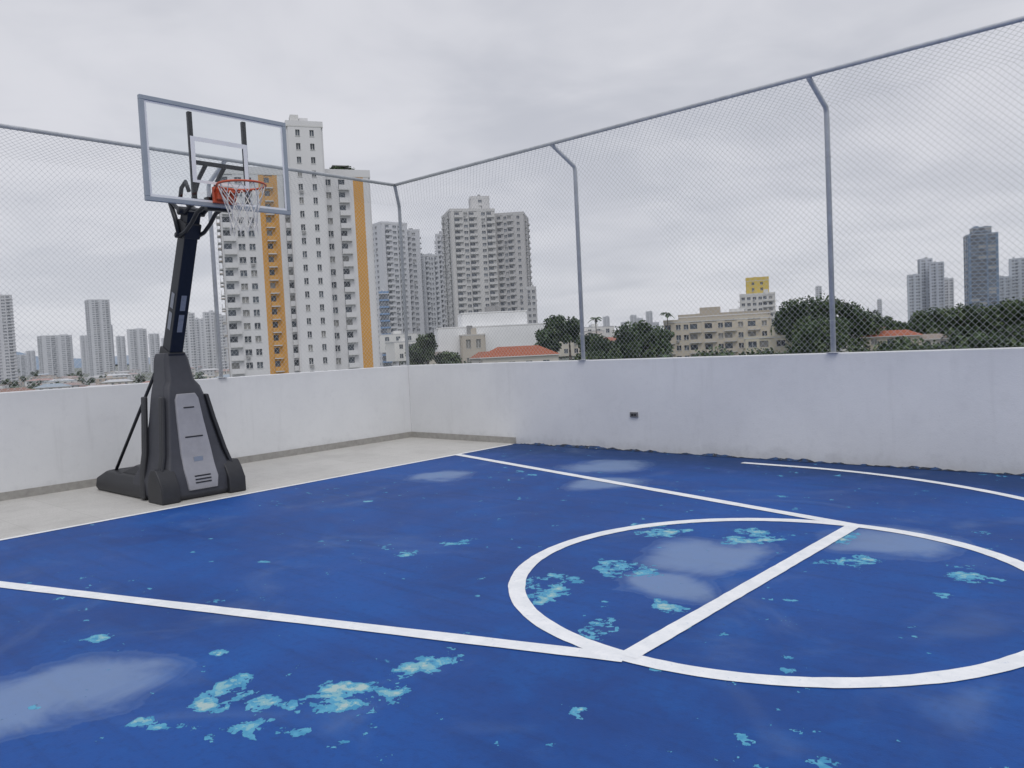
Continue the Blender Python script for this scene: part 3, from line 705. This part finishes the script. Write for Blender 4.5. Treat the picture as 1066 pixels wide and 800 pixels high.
def treemass(name,spans,n,k,ls,cnt=260):
    mb=MB()
    for i in range(n):
        T0,T1,d0,d1,t0,t1=tr_.choice(spans);T=tr_.uniform(T0,T1);d=tr_.uniform(d0,d1);P_=site(T*d,d,0)
        top=tr_.uniform(t0,t1);H_=tr_.uniform(9,13);cr=tr_.uniform(4,6)
        tree_into(mb,(P_.x,P_.y,CZ+top*d-H_),H_,cr,cnt,ls)
    mb.obj(name,leafmats(k))
treemass('distant_trees',[(.06,.2,190,230,-.018,-.002),(.2,.45,190,210,-.024,-.012),(.42,.70,190,204,-.024,-.010),(.55,.70,195,240,-.018,.004),(-.13,-.06,170,230,-.026,-.014)],70,0.04,.55,800)
treemass('distant_trees',[(-.14,.1,300,420,.0,.012),(.05,.35,320,500,.004,.014),(.35,.7,320,520,.004,.020)],70,.16,.8,450)
treemass('distant_trees',[(-.70,-.17,400,900,-.022,-.012),(-.70,-.17,900,1400,-.012,-.004)],80,.22,1.1,220)
treemass('distant_trees',[(-.72,-.16,1500,2200,-.006,.003),(-.1,.72,900,1500,.0,.01)],90,.5,1.8,110)
def palm(T,d,top,H_):
    mb=MB();P_=site(T*d,d,0)
    mb.tube([(0,0,0),(.3,.1,H_*.5),(.1,0,H_)],[.2,.15,.11],7,3)
    for i in range(14):
        a=2*math.pi*i/14+tr_.uniform(-.2,.2);el=tr_.uniform(-.1,1.0);L=tr_.uniform(1.8,2.4);pts=[]
        for j in range(7):
            t=j/6;pts.append(Vector((.1+math.cos(a)*L*t*math.cos(el*.6),math.sin(a)*L*t*math.cos(el*.6),H_+L*(math.sin(el)*t-.75*t*t))))
        sd_=Vector((-math.sin(a),math.cos(a),0))
        for j in range(6):
            for sg in (-1,1):
                w0=.4*math.sin(math.pi*(j+.3)/6.6)
                p=pts[j];q=pts[j+1]
                mb.quad(p,q,q+sd_*sg*w0+Vector((0,0,-w0*.6)),p+sd_*sg*w0*.7+Vector((0,0,-w0*.6)),tr_.choice((0,1,1)))
    mb.obj('palm_tree',leafmats(.05),loc=(P_.x,P_.y,CZ+top*d-H_))
palm(.108,230,.028,11);palm(.198,235,.030,11)
# ---------------------------------------------------------------- ground & hills
m,nt,b=newmat('town_ground');n=N(nt);P=n.pos()
c=n.mix(n.ramp(n.noise(P,.03,6,.6),.4,.6),(.07,.09,.05),(.17,.17,.16));c=n.mix(n.ramp(n.noise(P,.004,3,.5),.3,.7),c,(.20,.22,.22))
n.link(c,b.inputs['Base Color']);b.inputs['Roughness'].default_value=.95
mb=MB();ds=[-20000,-5000,-1000,-200,0,60,90,120,150,180,250,400,700,1000,1500,2500,5000,12000,30000]
Ts=[i*.04 for i in range(-30,31)]
rowsG=[]
for d in ds:
    row=[]
    for T in Ts:
        lat=T*max(abs(d),60)*(1 if abs(T)<1.0 else 4)
        row.append(tuple(site(lat,d,gz(lat,d))))
    rowsG.append(row)
for r in rowsG: mb.v+=r
nT=len(Ts)
for i in range(len(ds)-1):
    for j in range(nT-1):
        mb.f.append((i*nT+j,i*nT+j+1,(i+1)*nT+j+1,(i+1)*nT+j));mb.m.append(0)
mb.obj('ground',[m])
def hill(T0,T1,d,top,col):
    mb=MB();kk=60;hr2=random.Random(int(T0*100))
    prof=[]
    ph=[hr2.uniform(0,6) for _ in range(4)]
    for i in range(kk+1):
        t=i/kk;T=T0+(T1-T0)*t
        h=math.sin(math.pi*t)**.8*(.62+.2*math.sin(5*t+ph[0])+.1*math.sin(13*t+ph[1])+.05*math.sin(31*t+ph[2]))
        prof.append((T,h))
    for (Ta,ha),(Tb,hb) in zip(prof,prof[1:]):
        za,zb_=CZ+top*d*ha,CZ+top*d*hb
        mb.quad(site(Ta*d,d*.9,-30),site(Tb*d,d*.9,-30),site(Tb*d,d,zb_),site(Ta*d,d,za))
        mb.quad(site(Ta*d,d,za),site(Tb*d,d,zb_),site(Tb*d,d*1.15,-30),site(Ta*d,d*1.15,-30))
    mb.obj('hills',[simple('hazy_hill',col,.95,.1,.002)])
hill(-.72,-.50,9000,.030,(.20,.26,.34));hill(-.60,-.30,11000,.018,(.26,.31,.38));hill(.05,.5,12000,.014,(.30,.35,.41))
